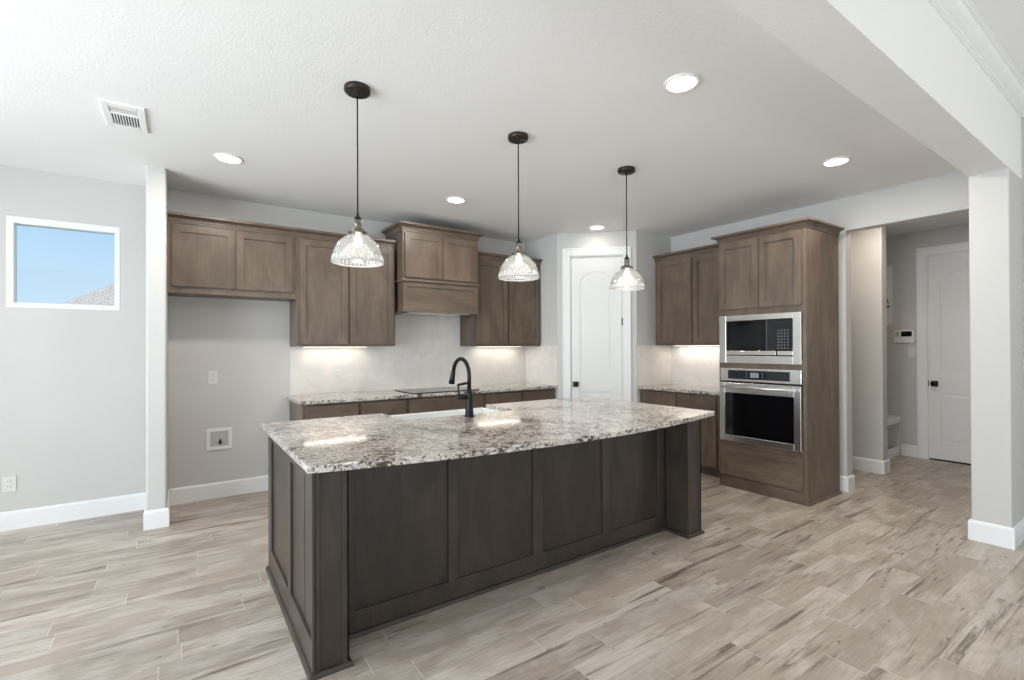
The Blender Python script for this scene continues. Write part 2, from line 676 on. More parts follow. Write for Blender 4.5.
# left wall with window openings (out of frame, lets the daylight in)
b = MB()
x0, x1 = XL - .12, XL
for y0, y1, z0, z1 in ((-4.2, -3.1, 0, ZL), (-.5, .1, 0, ZL), (3.65, YB, 0, ZL), (-3.1, -.5, 0, .08), (-3.1, -.5, 2.36, ZL),
                       (.1, 3.65, 0, .08), (.1, 3.65, 2.6, ZL)):
    b.box(x0, x1, y0, y1, z0, z1)
struct(b.build('wall_left', M['wall']))
b = MB()
for xx0, xx1, z0, z1 in ((XL, -.75, 0, ZL), (4.55, 4.93, 0, ZL), (-.75, 4.55, 2.5, ZL), (-.75, 4.55, 0, .15)):
    b.box(xx0, xx1, -4.2, -4.08, z0, z1)
struct(b.build('wall_front', M['wall']))
struct(MB().box(4.93, 5.05, -4.2, .725, 0, ZL).build('wall_living_right', M['wall']))
struct(MB().vbox(4.54, 5.22, .725, .925, 0, 2.537, .008).build('wall_column', M['wall']))
struct(MB().box(XRET, XRET + .12, YP1, YB, 0, ZC).build('wall_pantry_left', M['wall']))
struct(MB().box(XP2, XR, YP2, YP2 + .12, 0, ZC).build('wall_pantry_right', M['wall']))
WE = 1.885
b = MB()
b.box(XR, XR + .12, WE, YP2 + .12, 0, 2.43)
b.box(XR, XR + .12, .92, YP2 + .12, 2.43, ZC)
b.box(4.988, XR, 1.99, 2.69, 0, 2.36)
struct(b.build('wall_right', M['wall']))
# hall beyond the opening
XH = 7.35
struct(MB().vbox(6.10, 6.24, 1.925, 3.6, 0, ZC, .01).build('wall_hall', M['wall']))
struct(MB().box(XR + .12, 6.10, 3.5, 3.6, 0, ZC).build('wall_hall_end', M['wall']))
struct(MB().box(5.22, XH, .83, .93, 0, ZC).build('wall_hall_right', M['wall']))
struct(MB().box(6.24, XH, 2.62, 2.74, 0, ZC).build('wall_mudroom', M['wall']))
b = MB()
b.box(XH, XH + .12, 1.868, 2.74, 0, ZC)
b.box(XH, XH + .12, .83, 1.05, 0, ZC)
b.box(XH, XH + .12, 1.05, 1.868, 2.435, ZC)
struct(b.build('wall_hall_back', M['wall']))

# pantry wall across the corner
ANG = math.atan2(YP2 - YP1, XP2 - XRET)
TP = Matrix.Translation((XRET, YP1, 0)) @ Matrix.Rotation(ANG, 4, 'Z')
PLN = math.hypot(XP2 - XRET, YP2 - YP1)
PD0, PD1, PDT = .155, .776, 2.457
b = MB(TP)
b.box(0, PD0, 0, .12, 0, ZC)
b.box(PD1, PLN, 0, .12, 0, ZC)
b.box(PD0, PD1, 0, .12, PDT, ZC)
struct(b.build('wall_pantry', M['wall']))


def casing(T, x0, x1, zt, w, name):
    """door casing with a stepped face, as one mitre-less surround"""
    b = MB(T)
    for a, c in ((x0 - w, x0), (x1, x1 + w)):
        b.box(a, c, -.018, 0, 0, zt + w)
        o = a if a < x0 else c
        b.box(min(o, o + (.022 if a < x0 else -.022)), max(o, o + (.022 if a < x0 else -.022)), -.026, -.018, 0, zt + w)
    b.box(x0, x1, -.018, 0, zt, zt + w)
    b.box(x0 - w + .022, x1 + w - .022, -.026, -.018, zt + w - .022, zt + w)
    for a, c in ((x0, x0 + .012), (x1 - .012, x1)):
        b.box(a, c, 0, .10, 0, zt)
    b.box(x0 + .012, x1 - .012, 0, .10, zt - .012, zt)
    return struct(b.build(name, M['trim'], bevel=.002))


casing(TP, PD0, PD1, PDT, .092, 'trim_1')


def arch(x0, x1, z0, zs, rise, n=18):
    w = (x1 - x0) / 2
    R = (w * w + rise * rise) / (2 * rise)
    cz = zs + rise - R
    a0 = math.asin(w / R)
    top = [((x0 + x1) / 2 + R * math.sin(a0 - 2 * a0 * k / n), cz + R * math.cos(a0 - 2 * a0 * k / n)) for k in range(n + 1)]
    return [(x0, z0), (x1, z0)] + top        # counter-clockwise seen from -Y


def arched_door(T, x0, x1, z0, z1, name, yf, pan, zmid0, zmid1, zs, rise):
    """two panel door, upper panel with an arched head"""
    d = .035
    rec = .013
    px0, px1 = pan
    b = MB(T)
    b.box(x0, x1, yf + rec, yf + d, z0, z1)
    b.box(x0, px0, yf, yf + rec + .001, z0, z1)
    b.box(px1, x1, yf, yf + rec + .001, z0, z1)
    b.box(px0, px1, yf, yf + rec + .001, z0, z0 + .2)
    b.box(px0, px1, yf, yf + rec + .001, zmid0, zmid1)
    a = arch(px0, px1, zmid1, zs, rise)[2:]
    n = len(a)
    for k in range(n - 1):                     # top rail above the arch
        (ax, az), (bx, bz) = a[k], a[k + 1]
        b.prism([(bx, bz), (ax, az), (ax, z1), (bx, z1)], yf, yf + rec + .001)
    # raised fields
    i = .03
    for (f0, f1) in ((.0, .003), (.012, .009)):
        b.prism(arch(px0 + i + f0, px1 - i - f0, zmid1 + i + f0, zs - .01 - f0, rise - .012), yf + rec - f1, yf + rec + .001)
        b.prism([(px0 + i + f0, z0 + .2 + i + f0), (px1 - i - f0, z0 + .2 + i + f0), (px1 - i - f0, zmid0 - i - f0), (px0 + i + f0, zmid0 - i - f0)],
                yf + rec - f1, yf + rec + .001)
    return struct(b.build(name, M['door'], bevel=.0015))


d1 = arched_door(TP, PD0 + .014, PD1 - .014, .012, PDT - .014, 'door_1', .012, (.272, .657), .824, 1.04, 2.15, .12)
b = MB(TP)
b.box(.217 - .033, .217 + .033, .004, .012, .909 - .033, .909 + .033, .003)
b.lathe([(.012, .004), (.012, -.03), (.026, -.034), (.028, -.05), (.024, -.06), (.001, -.062)], (.217, 0, .909), 20, 'Y')
b.build('door_knob', M['black'], d1)
for z in (.25, 1.657, 2.27):
    MB(TP).tube([(PD1 - .008, -.004, z - .045), (PD1 - .008, -.004, z + .045)], .007, 10).build('hinge', M['black'], d1)

TH = faceX(XH, 1.868)
d2 = arched_door(TH, .012, .806, .014, 2.423, 'door_2', .012, (.118, .70), .80, 1.03, 2.12, .12)
casing(TH, 0, .818, 2.435, .098, 'trim_2')
b = MB(TH)
b.box(.058 - .033, .058 + .033, .004, .012, .905 - .033, .905 + .033, .003)
b.lathe([(.012, .004), (.012, -.03), (.026, -.034), (.028, -.05), (.024, -.06), (.001, -.062)], (.058, 0, .905), 20, 'Y')
b.build('door_knob', M['black'], d2)
MB(TH).box(-.004, .008, -.004, .011, .87, .94).build('strike_plate', M['black'], d2)
MB(TH).box(.004, .81, .0, .05, .0, .013).build('threshold', M['shadow'], d2)

# baseboards
BBP = [(0, 0), (.015, 0), (.015, .122), (.011, .134), (.006, .140), (0, .140)]
SHOE = None


def baseboard(name, *paths):
    b = MB()
    for p in paths:
        b.sweep(p, BBP)
    return struct(b.build(name, M['trim']))


baseboard('baseboard_back', [(XL, YB), (-.22, YB), (-.22, 4.512), (-.094, 4.512), (-.094, YB), (.872, YB)])
baseboard('baseboard_left', [(XL, -4.08), (XL, YB)])
baseboard('baseboard_column', [(5.215, .925), (4.54, .925), (4.54, .725), (4.93, .725), (4.93, -4.08)])
baseboard('baseboard_right', [(XR, 1.985), (XR, WE), (XR + .12, WE), (XR + .12, 3.5)])
baseboard('baseboard_hall', [(6.10, 3.5), (6.10, 1.925), (6.24, 1.925), (6.24, 2.15)], [(XH, 2.13), (XH, 1.97)])
tpi = lambda s_: tuple((TP @ Vector((s_, 0, 0)))[:2])
baseboard('baseboard_pantry', [(XRET, 4.46), tpi(0), tpi(PD0 - .092)], [tpi(PD1 + .092), tpi(PLN), (XP2 + .02, YP2)])
# crown of the living room ceiling
CR = [(0, -.072), (.008, -.072), (.008, -.064), (.018, -.060), (.020, -.052), (.036, -.046), (.056, -.034), (.066, -.022), (.068, -.016), (.080, -.014), (.080, -.008), (.089, -.006), (.089, 0), (0, 0)]
struct(MB().sweep([(XL, .725), (4.93, .725), (4.93, -4.08)], CR, ZL).build('trim_3', M['trim']))

# window in the back wall
w1 = struct(MB().box(WX0, WX1, YB + .07, YB + .11, WZ0, WZ0 + .001).build('window_1', M['trim']))
b = MB()
fw = .04
b.box(WX0, WX0 + fw, YB - .004, YB + .09, WZ0, WZ1)
b.box(WX1 - fw + .006, WX1, YB - .004, YB + .09, WZ0, WZ1)
b.box(WX0 + fw, WX1 - fw + .006, YB - .004, YB + .09, WZ0, WZ0 + .038)
b.box(WX0 + fw, WX1 - fw + .006, YB - .004, YB + .09, WZ1 - .05, WZ1)
b.build('window_frame', M['trim'], w1, bevel=.003)
MB().box(WX0 + fw - .005, WX1 - fw + .01, YB + .05, YB + .056, WZ0 + .034, WZ1 - .046).build('window_pane', M['pane'], w1)


def big_window(name, T, wdt, z0, z1, n):
    b = MB(T)
    f = .05
    b.box(0, wdt, 0, .07, z0, z0 + f)
    b.box(0, wdt, 0, .07, z1 - f, z1)
    for k in range(n + 1):
        x = k * (wdt - f) / n
        b.box(x, x + f, 0, .07, z0 + f, z1 - f)
    o = struct(b.build(name, M['trim']))
    MB(T).box(f * .5, wdt - f * .5, .03, .036, z0 + f * .5, z1 - f * .5).build('window_pane', M['pane'], o)


TL = lambda y: Matrix.Translation((XL - .02, y, 0)) @ Matrix.Rotation(PI / 2, 4, 'Z')
big_window('window_2', TL(.1), 3.55, .08, 2.6, 4)
big_window('window_3', TL(-3.1), 2.6, .08, 2.36, 3)
big_window('window_4', Matrix.Translation((4.55, -4.1, 0)) @ Matrix.Rotation(PI, 4, 'Z'), 5.3, .15, 2.5, 4)


# ------------------------------------------------------------------ island
IX0, IX1, IY0, IY1, IYB = .439, 3.107, 2.079, 2.272, 3.278
PX0, PX1 = .587, 2.945
isl = thing('kitchen_island', 'long kitchen island base of shade-darkened stained wood with panelled sides and two corner posts', 'kitchen island', (1.77, 2.7, 0))
REC = .012
b = MB()
b.box(IX0 + REC, IX1 - REC, IY1 + REC, 2.88, 0, CB)
b.box(IX0 + REC, 1.155, 2.88, IYB - REC, 0, CB)
b.box(2.05, IX1 - REC, 2.88, IYB - REC, 0, CB)
b.box(1.155, 2.05, 2.88, IYB - REC, 0, .61)
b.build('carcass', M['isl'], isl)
b = MB()                                       # front face frame
zr = .115
for a, c in ((PX0, .669), (1.16, 1.217), (1.723, 1.796), (2.302, 2.363), (2.872, PX1)):
    b.box(a, c, IY1, IY1 + REC + .004, zr, .81)
b.box(PX0, PX1, IY1, IY1 + REC + .004, 0, zr)
b.box(PX0, PX1, IY1, IY1 + REC + .004, .81, CB)
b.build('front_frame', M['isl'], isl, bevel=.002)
for nm, xa, xb, sg in (('side_frame', IX0, IX0 + REC + .004, 1), ('side_frame', IX1 - REC - .004, IX1, -1)):
    b = MB()
    for a, c in ((3.165, IYB), (2.56, 2.618), (IY0, IY0 + .02)):
        b.box(xa, xb, a, c, .145, .80)
    b.box(xa, xb, IY0, IYB, 0, .145)
    b.box(xa, xb, IY0, IYB, .80, CB)
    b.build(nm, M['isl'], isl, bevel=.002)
for xa, xb in ((IX0, PX0), (PX1, IX1)):        # posts carrying the overhang
    b = MB()
    b.box(xa + REC, xb - .002, IY0 + .006, IY1 + .002, 0, CB)
    b.box(xa + REC - .002, xa + .03, IY0, IY0 + .012, 0, CB)
    b.box(xb - .028, xb, IY0, IY0 + .012, 0, CB)
    b.box(xb - .008, xb, IY0, IY0 + .03, 0, CB)
    b.box(xb - .008, xb, IY1 - .03, IY1, 0, CB)
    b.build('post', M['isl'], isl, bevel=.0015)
QR = [(0, 0), (.017, 0), (.016, .008), (.011, .015), (.004, .019), (0, .019)]
b = MB()
b.sweep([(IX0, IYB), (IX0, IY0), (PX0, IY0), (PX0, IY1), (PX1, IY1), (PX1, IY0), (IX1, IY0), (IX1, IYB)], QR)
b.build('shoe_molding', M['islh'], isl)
TB = Matrix.Translation((IX1, IYB, 0)) @ Matrix.Rotation(PI, 4, 'Z')   # kitchen side
for k, (a, c, z0, z1) in enumerate(((.05, .52, .12, .84), (.54, 1.06, .12, .84), (1.10, 1.52, .12, .62), (1.53, 1.92, .12, .62), (1.96, 2.28, .12, .84), (2.29, 2.62, .12, .84))):
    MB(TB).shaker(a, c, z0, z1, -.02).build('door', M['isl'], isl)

# island slab with bowed front and a cut-out for the sink
SX0, SX1, SYB = .403, 3.135, 3.312
SKX0, SKX1, SKY = 1.175, 2.03, 2.905
front = []
for k in range(33):
    t = k / 32
    front.append((SX0 + (SX1 - SX0) * t, 1.985 - .165 * (1 - (2 * t - 1) ** 2)))
outline = front + [(SX1, SYB), (SKX1, SYB), (SKX1, SKY + .03), (SKX1 - .03, SKY), (SKX0 + .03, SKY), (SKX0, SKY + .03), (SKX0, SYB), (SX0, SYB)]
b = MB()
b.prism(outline, CB, CT, 'XY')
slab = b.build('island_countertop', M['granite'], bevel=.004)
tag(slab, 'speckled cream and brown granite slab with bowed front edge on the island', 'countertop')

sk = thing('farmhouse_sink', 'white apron front sink set into the back of the island slab', 'sink', (1.6, 3.1, 0))
b = MB()
sx0, sx1, sy0, sy1, sz0, sz1 = SKX0 + .002, SKX1 - .002, SKY + .032, 3.36, .62, .866
t = .024
b.box(sx0, sx1, sy0, sy1, sz0, sz0 + t)
b.box(sx0, sx0 + t, sy0, sy1, sz0 + t, sz1)
b.box(sx1 - t, sx1, sy0, sy1, sz0 + t, sz1)
b.box(sx0 + t, sx1 - t, sy0, sy0 + t, sz0 + t, sz1)
b.box(sx0 + t, sx1 - t, sy1 - .045, sy1, sz0 + t, sz1)
b.build('basin', M['ceramic'], sk, bevel=.006)
MB().lathe([(.001, .648), (.04, .648), (.045, .645)], (1.6, 3.12, 0), 24).build('drain', M['steelx'], sk)

# faucet
FX, FY = 1.588, 2.80
fc = thing('kitchen_faucet', 'tall black gooseneck pull-down faucet standing on the island slab', 'faucet', (FX, FY, CT))
b = MB()
b.lathe([(.001, 0), (.034, 0), (.034, .006), (.029, .012), (.026, .06), (.024, .10), (.021, .108), (.0225, .115), (.0225, .16), (.019, .168), (.016, .19), (.001, .19)], (FX, FY, CT), 28)
b.build('body', M['black'], fc)
pts = [(FX, FY, CT + .17), (FX, FY, CT + .27)]
R = .092
for k in range(1, 17):
    a = PI * k / 16 * .93
    pts.append((FX - .012 * (1 - math.cos(a)), FY + R * (1 - math.cos(a)), CT + .27 + R * 1.25 * math.sin(a)))
b = MB()
b.tube(pts, .0135, 16)
b.build('spout', M['black'], fc)
e1 = Vector(pts[-1])
dr = (e1 - Vector(pts[-2])).normalized()
b = MB()
b.tube([e1 - dr * .005, e1 + dr * .01, e1 + dr * .05, e1 + dr * .085, e1 + dr * .088], [.014, .016, .019, .023, .020], 18)
b.build('spray_head', M['black'], fc)
b = MB()
b.tube([(FX - .015, FY, CT + .132), (FX - .07, FY + .012, CT + .132)], .016, 16)
b.tube([(FX - .07, FY + .012, CT + .132), (FX - .078, FY + .014, CT + .132)], [.019, .017], 16)
b.tube([(FX - .066, FY + .012, CT + .13), (FX - .074, FY + .012, CT + .18), (FX - .078, FY + .012, CT + .218)], [.007, .006, .0065], 12)
b.build('handle', M['black'], fc)
b = MB()
b.tube([(FX - .085, FY + .012, CT + .214), (FX, FY, CT + .226)], .0065, 12)
for k in range(3):
    p = Vector((FX - .07 + .02 * k, FY + .01, CT + .216 + .003 * k))
    b.tube([p, p + Vector((.010, -.001, .001))], .010, 12)
b.build('docking_arm', M['black'], fc)


# ------------------------------------------------------------------ base cabinets along the back wall
BF, DF = 4.50, 4.48           # carcass front, door front
def crown_path(b, path, z, h=.075, out=.05):
    prof = [(0, 0), (.008, 0), (.008, h * .20), (.014, h * .24), (.014, h * .40), (.010, h * .43), (.013, h * .52), (out * .42, h * .62), (out * .62, h * .67), (out * .66, h * .70), (out * .98, h * .72), (out, h * .76), (out, h), (0, h)]
    b.sweep(path, prof, z)
    return b


def base_cab(label, x0, x1, T, cols, drawers, name='base_cabinet', gap=.004, endpanel=False, depth=.60, loc=None, group=None):
    """T maps local (x along the run, front -y at 0) to the room. cols: list of (x0,x1) fronts."""
    p = T @ Vector(((x0 + x1) / 2, depth / 2, 0))
    t_ = thing(name, label, 'cabinet', p, group)
    b = MB(T)
    b.box(x0, x1, 0, depth, .10, CB - .001)
    b.build('carcass', M['wood'], t_)
    MB(T).box(x0, x1, .07, depth, 0, .10).build('toe_kick', M['wood'], t_)
    for a, c in cols:
        if drawers == 'wide':
            MB(T).box(a, c, -.02, 0, .69, .838, .003).build('drawer_front', M['woodh'], t_)
        else:
            MB(T).box(a, c, -.02, 0, .69, .838, .003).build('drawer_front', M['woodh'], t_)
        if drawers == 'wide':
            MB(T).shaker(a, c, .40, .68, -.02).build('drawer_front', M['wood'], t_)
            MB(T).shaker(a, c, .11, .39, -.02).build('drawer_front', M['wood'], t_)
        else:
            MB(T).shaker(a, c, .115, .68, -.02).build('door', M['wood'], t_)
    return t_


TBK = Matrix.Translation((0, BF, 0))
g = 'base cabinets along the back wall'
base_cab('dark wood base cabinet at the left end of the back counter, exposed side panel', .872, 1.845, TBK, [(.90, 1.357), (1.382, 1.829)], 'd', group=g)
base_cab('dark wood drawer base cabinet under the black cooktop', 1.845, 2.735, TBK, [(1.868, 2.712)], 'wide', group=g)
base_cab('dark wood base cabinet at the right end of the back counter by the pantry', 2.735, XRET - .004, TBK, [(2.752, 3.225), (3.262, 3.722)], 'd', group=g)
b = MB()
b.box(.842, XRET - .002, 4.452, YB - .001, CB, CT)
tag(b.build('back_countertop', M['granite'], bevel=.004), 'narrow speckled granite countertop running along the back wall', 'countertop')
ck = thing('cooktop', 'black glass electric cooktop let into the back counter below the range hood', 'cooktop', (2.3, 4.77, CT))
MB().box(1.915, 2.69, 4.52, 5.03, CT + .0005, CT + .008, .002).build('glass_top', M['blkglass'], ck)
for (x, y, r) in ((2.10, 4.66, .085), (2.10, 4.89, .105), (2.50, 4.66, .105), (2.50, 4.89, .075)):
    MB().lathe([(r - .002, CT + .0082), (r - .002, CT + .0088), (r, CT + .0088), (r, CT + .0082)], (x, y, 0), 36).build('burner_ring', M['greyplastic'], ck)

# backsplash
b = MB()
b.box(.878, XRET - .001, YB - .008, YB, CT, ZU0)
b.box(1.84, 2.77, YB - .008, YB, ZU0, 1.75)
b.box(XRET - .008, XRET, YP1 + .004, YB - .008, CT, ZU0)
b.box(XP2 + .02, XR, YP2 - .008, YP2, CT, ZU0)
b.box(XR - .008, XR, 2.70, YP2 - .008, CT, ZU0)
struct(b.build('backsplash', M['tile']))

# ------------------------------------------------------------------ wall cabinets, back wall
ug = 'wall cabinets of stained wood'


def upper(label, x0, x1, z0, z1, T, depth, doors, crown=None, name='upper_cabinet', zc=None, rail=True, ch=.075):
    p = T @ Vector(((x0 + x1) / 2, depth / 2, z0))
    t_ = thing(name, label, 'cabinet', p, ug)
    MB(T).box(x0, x1, 0, depth - .002, z0, z1).build('carcass', M['wood'], t_)
    for a, c, d, e_ in doors:
        MB(T).shaker(a, c, d, e_, -.02).build('door', M['wood'], t_)
    if crown:
        b = MB(T)
        crown_path(b, crown, z1 - .002, ch)
        b.build('crown_molding', M['woodh'] if T is TU or T is THD else M['woody'], t_)
    return t_


TU = Matrix.Translation((0, YU + .0, 0))
dU = YB - YU
Z1 = 2.392
upper('short two-door wall cabinet over the empty refrigerator space', -.092, .872, 1.815, Z1, TU, dU,
      [(-.066, .383, 1.872, 2.378), (.391, .842, 1.872, 2.378)], [(-.092, 0), (.872, 0)])
upper('tall two-door wall cabinet left of the range hood', .876, 1.830, ZU0, Z1, TU, dU,
      [(.902, 1.345, 1.397, 2.378), (1.360, 1.808, 1.397, 2.378)], [(.872, 0), (1.830, 0)])
upper('tall two-door wall cabinet between the range hood and the pantry', 2.776, 3.738, ZU0, Z1, TU, dU,
      [(2.796, 3.236, 1.397, 2.378), (3.258, 3.718, 1.397, 2.378)], [(2.776, 0), (3.752, 0)])
# range hood
THD = Matrix.Translation((0, 4.63, 0))
HX0, HX1 = 1.855, 2.745
p = thing('range_hood', 'wood clad range hood with two doors and a panelled apron over the cooktop', 'range hood', (2.3, 4.87, 1.735))
dh = YB - 4.63 - .009
MB(THD).box(HX0, HX1, 0, dh, 2.062, 2.555).build('carcass', M['wood'], p)
for a, c in ((HX0 + .02, 2.296), (2.304, HX1 - .02)):
    MB(THD).shaker(a, c, 2.085, 2.54, -.02).build('door', M['wood'], p)
b = MB(THD)
b.box(HX0 + .01, HX1 - .01, .012, dh, 1.742, 2.05)
b.shaker(HX0 + .005, HX1 - .005, 1.742, 2.035, -.004, t=.02, rail=.045)
b.build('apron', M['woodh'], p)
b = MB(THD)
b.box(HX0 - .012, HX1 + .012, -.022, dh, 2.040, 2.064, .005)
b.build('ledge_molding', M['woodh'], p)
b = MB(THD)
b.box(HX0 - .002, HX1 + .002, -.012, dh, 1.730, 1.745)
b.build('bottom_trim', M['woodh'], p)
MB(THD).box(HX0 + .08, HX1 - .08, .06, dh - .06, 1.722, 1.731).build('vent_insert', M['steelx'], p)
b = MB(THD)
crown_path(b, [(HX0, dh), (HX0, 0), (HX1, 0), (HX1, dh)], 2.553, .085, .06)
b.build('crown_molding', M['woodh'], p)

# ------------------------------------------------------------------ right wall
XT = 4.357
TRU = faceX(4.78, YP2 - .003)
TY0, TY1 = 1.905, 2.705
rl = YP2 - .003 - TY1
upper('two-door wall cabinet between the pantry and the oven tower', 0, rl - .002, ZU0, Z1, TRU, XR - 4.78 - .001,
      [(.040, .512, 1.397, 2.378), (.530, 1.0, 1.397, 2.378)], [(0, 0), (rl - .002, 0)])
TRB = faceX(4.50, YP2 - .003)
base_cab('base cabinet with two drawers beside the oven tower', 0, rl - .002, TRB, [(.012, .500), (.522, .985)], 'd', depth=XR - 4.5 - .002)
b = MB()
b.box(4.452, XR - .009, TY1 + .002, YP2 - .009, CB, CT)
tag(b.build('side_countertop', M['granite'], bevel=.004), 'short speckled granite countertop beside the oven tower', 'countertop')

TT = faceX(XT, TY1)
TW = TY1 - TY0
tw = thing('oven_tower', 'tall stained wood cabinet tower holding the microwave and wall oven', 'cabinet', (4.67, 2.305, 0))
b = MB(TT)
D = 4.985 - XT
b.box(0, .02, 0, D, 0, 2.372)
b.box(TW - .02, TW, 0, D, 0, 2.372)
b.box(.02, TW - .02, D - .02, D, 0, 2.372)
for z0, z1 in ((0, .47), (1.13, 1.215), (1.635, 2.372)):
    b.box(.02, TW - .02, 0, D - .02, z0, z1)
for z0, z1 in ((.47, 1.13), (1.215, 1.635)):
    b.box(.02, .032, .0, .1, z0, z1)
    b.box(TW - .032, TW - .02, .0, .1, z0, z1)
b.build('carcass', M['wood'], tw)
MB(TT).box(.012, TW - .012, -.004, .01, 0, .105).build('toe_board', M['woody'], tw)
for a, c in ((.012, .398), (.404, TW - .032)):
    MB(TT).shaker(a, c, 1.712, 2.352, -.02).build('door', M['wood'], tw)
MB(TT).shaker(.012, TW - .030, .118, .402, -.02).build('drawer_front', M['woody'], tw)
b = MB(TT)
crown_path(b, [(0, D - .35), (0, 0), (TW, 0), (TW, D)], 2.368, .066, .052)
b.build('crown_molding', M['woody'], tw)
b = MB(TT)
b.sweep([(TW, 0), (TW, D)], QR)
b.build('shoe_molding', M['wood'], tw)

# microwave with trim kit (local x: 0 = pantry side)
mw = thing('microwave', 'built-in stainless microwave with trim frame above the wall oven', 'microwave', (4.5, 2.305, 1.2))
x0, x1, z0, z1 = .015, .765, 1.196, 1.650
gx0, gx1, gz0, gz1 = .083, .697, 1.268, 1.597
b = MB(TT)
for a, c, d, e_ in ((x0, gx0, z0, z1), (gx1, x1, z0, z1), (gx0, gx1, z0, gz0), (gx0, gx1, gz1, z1)):
    b.box(a, c, -.022, 0, d, e_)
b.build('trim_frame', M['steel'], mw, bevel=.003)
MB(TT).box(gx0 + .005, gx1 - .005, .0, .40, gz0 + .002, gz1 - .002).build('body', M['shadow'], mw)
kx = .472
MB(TT).box(gx0 + .003, kx, -.016, -.001, 1.316, gz1 - .003, .002).build('door', M['blkglass'], mw)
MB(TT).box(gx0 + .05, kx - .05, -.0168, -.0159, 1.35, gz1 - .045).build('door_window', M['midglass'], mw)
MB(TT).box(kx + .003, gx1 - .003, -.016, -.001, 1.316, gz1 - .003, .002).build('control_panel', M['midglass'], mw)
b = MB(TT)
for i in range(4):
    for j in range(7):
        xx = kx + .095 + i * .027
        zz = 1.335 + j * .026
        b.box(xx, xx + .013, -.0172, -.0158, zz, zz + .009)
b.build('keypad', M['keys'], mw)
MB(TT).box(kx + .09, gx1 - .018, -.0172, -.0158, 1.535, 1.568).build('clock_display', M['blkglass'], mw)
b = MB(TT)
b.box(gx0 + .003, kx - .004 + .08, -.018, -.001, 1.276, 1.313, .002)
b.box(kx + .09, gx1 - .003, -.018, -.001, 1.276, 1.313, .002)
b.build('bottom_strip', M['steel'], mw)

ov = thing('built_in_oven', 'stainless single wall oven with dark glass door below the microwave', 'oven', (4.5, 2.305, .45))
b = MB(TT)
b.box(.025, .765, -.024, 0, 1.026, 1.148, .003)
b.build('control_panel', M['steel'], ov)
MB(TT).box(.105, .672, -.0255, -.0238, 1.048, 1.130).build('display_glass', M['midglass'], ov)
MB(TT).box(.305, .42, -.0262, -.0254, 1.058, 1.12).build('display', M['blkglass'], ov)
MB(TT).box(.322, .402, -.0268, -.0261, 1.066, 1.112).build('clock_screen', M['lcd'], ov)
for k in range(3):
    for xx in (.284, .428):
        MB(TT).box(xx, xx + .012, -.0262, -.0254, 1.064 + k * .02, 1.072 + k * .02).build('touch_key', M['keys'], ov)
gx0, gx1, gz0, gz1 = .072, .706, .510, .915
b = MB(TT)
for a, c, d, e_ in ((.020, gx0, .452, 1.012), (gx1, .763, .452, 1.012), (gx0, gx1, .452, gz0), (gx0, gx1, gz1, 1.012)):
    b.box(a, c, -.030, 0, d, e_)
dr_ = b.build('oven_door', M['steel'], ov, bevel=.003)
MB(TT).box(gx0 - .002, gx1 + .002, -.026, -.004, gz0 - .002, gz1 + .002).build('door_glass', M['blkglass'], dr_)
b = MB(TT)
b.tube([(.05, -.062, .972), (.735, -.062, .972)], .011, 16)
for xx in (.075, .71):
    b.box(xx - .009, xx + .009, -.060, -.028, .962, .982)
b.build('door_handle', M['steel'], dr_)
MB(TT).box(.035, TW - .035, .0, .5, .472, 1.128).build('oven_body', M['shadow'], ov)


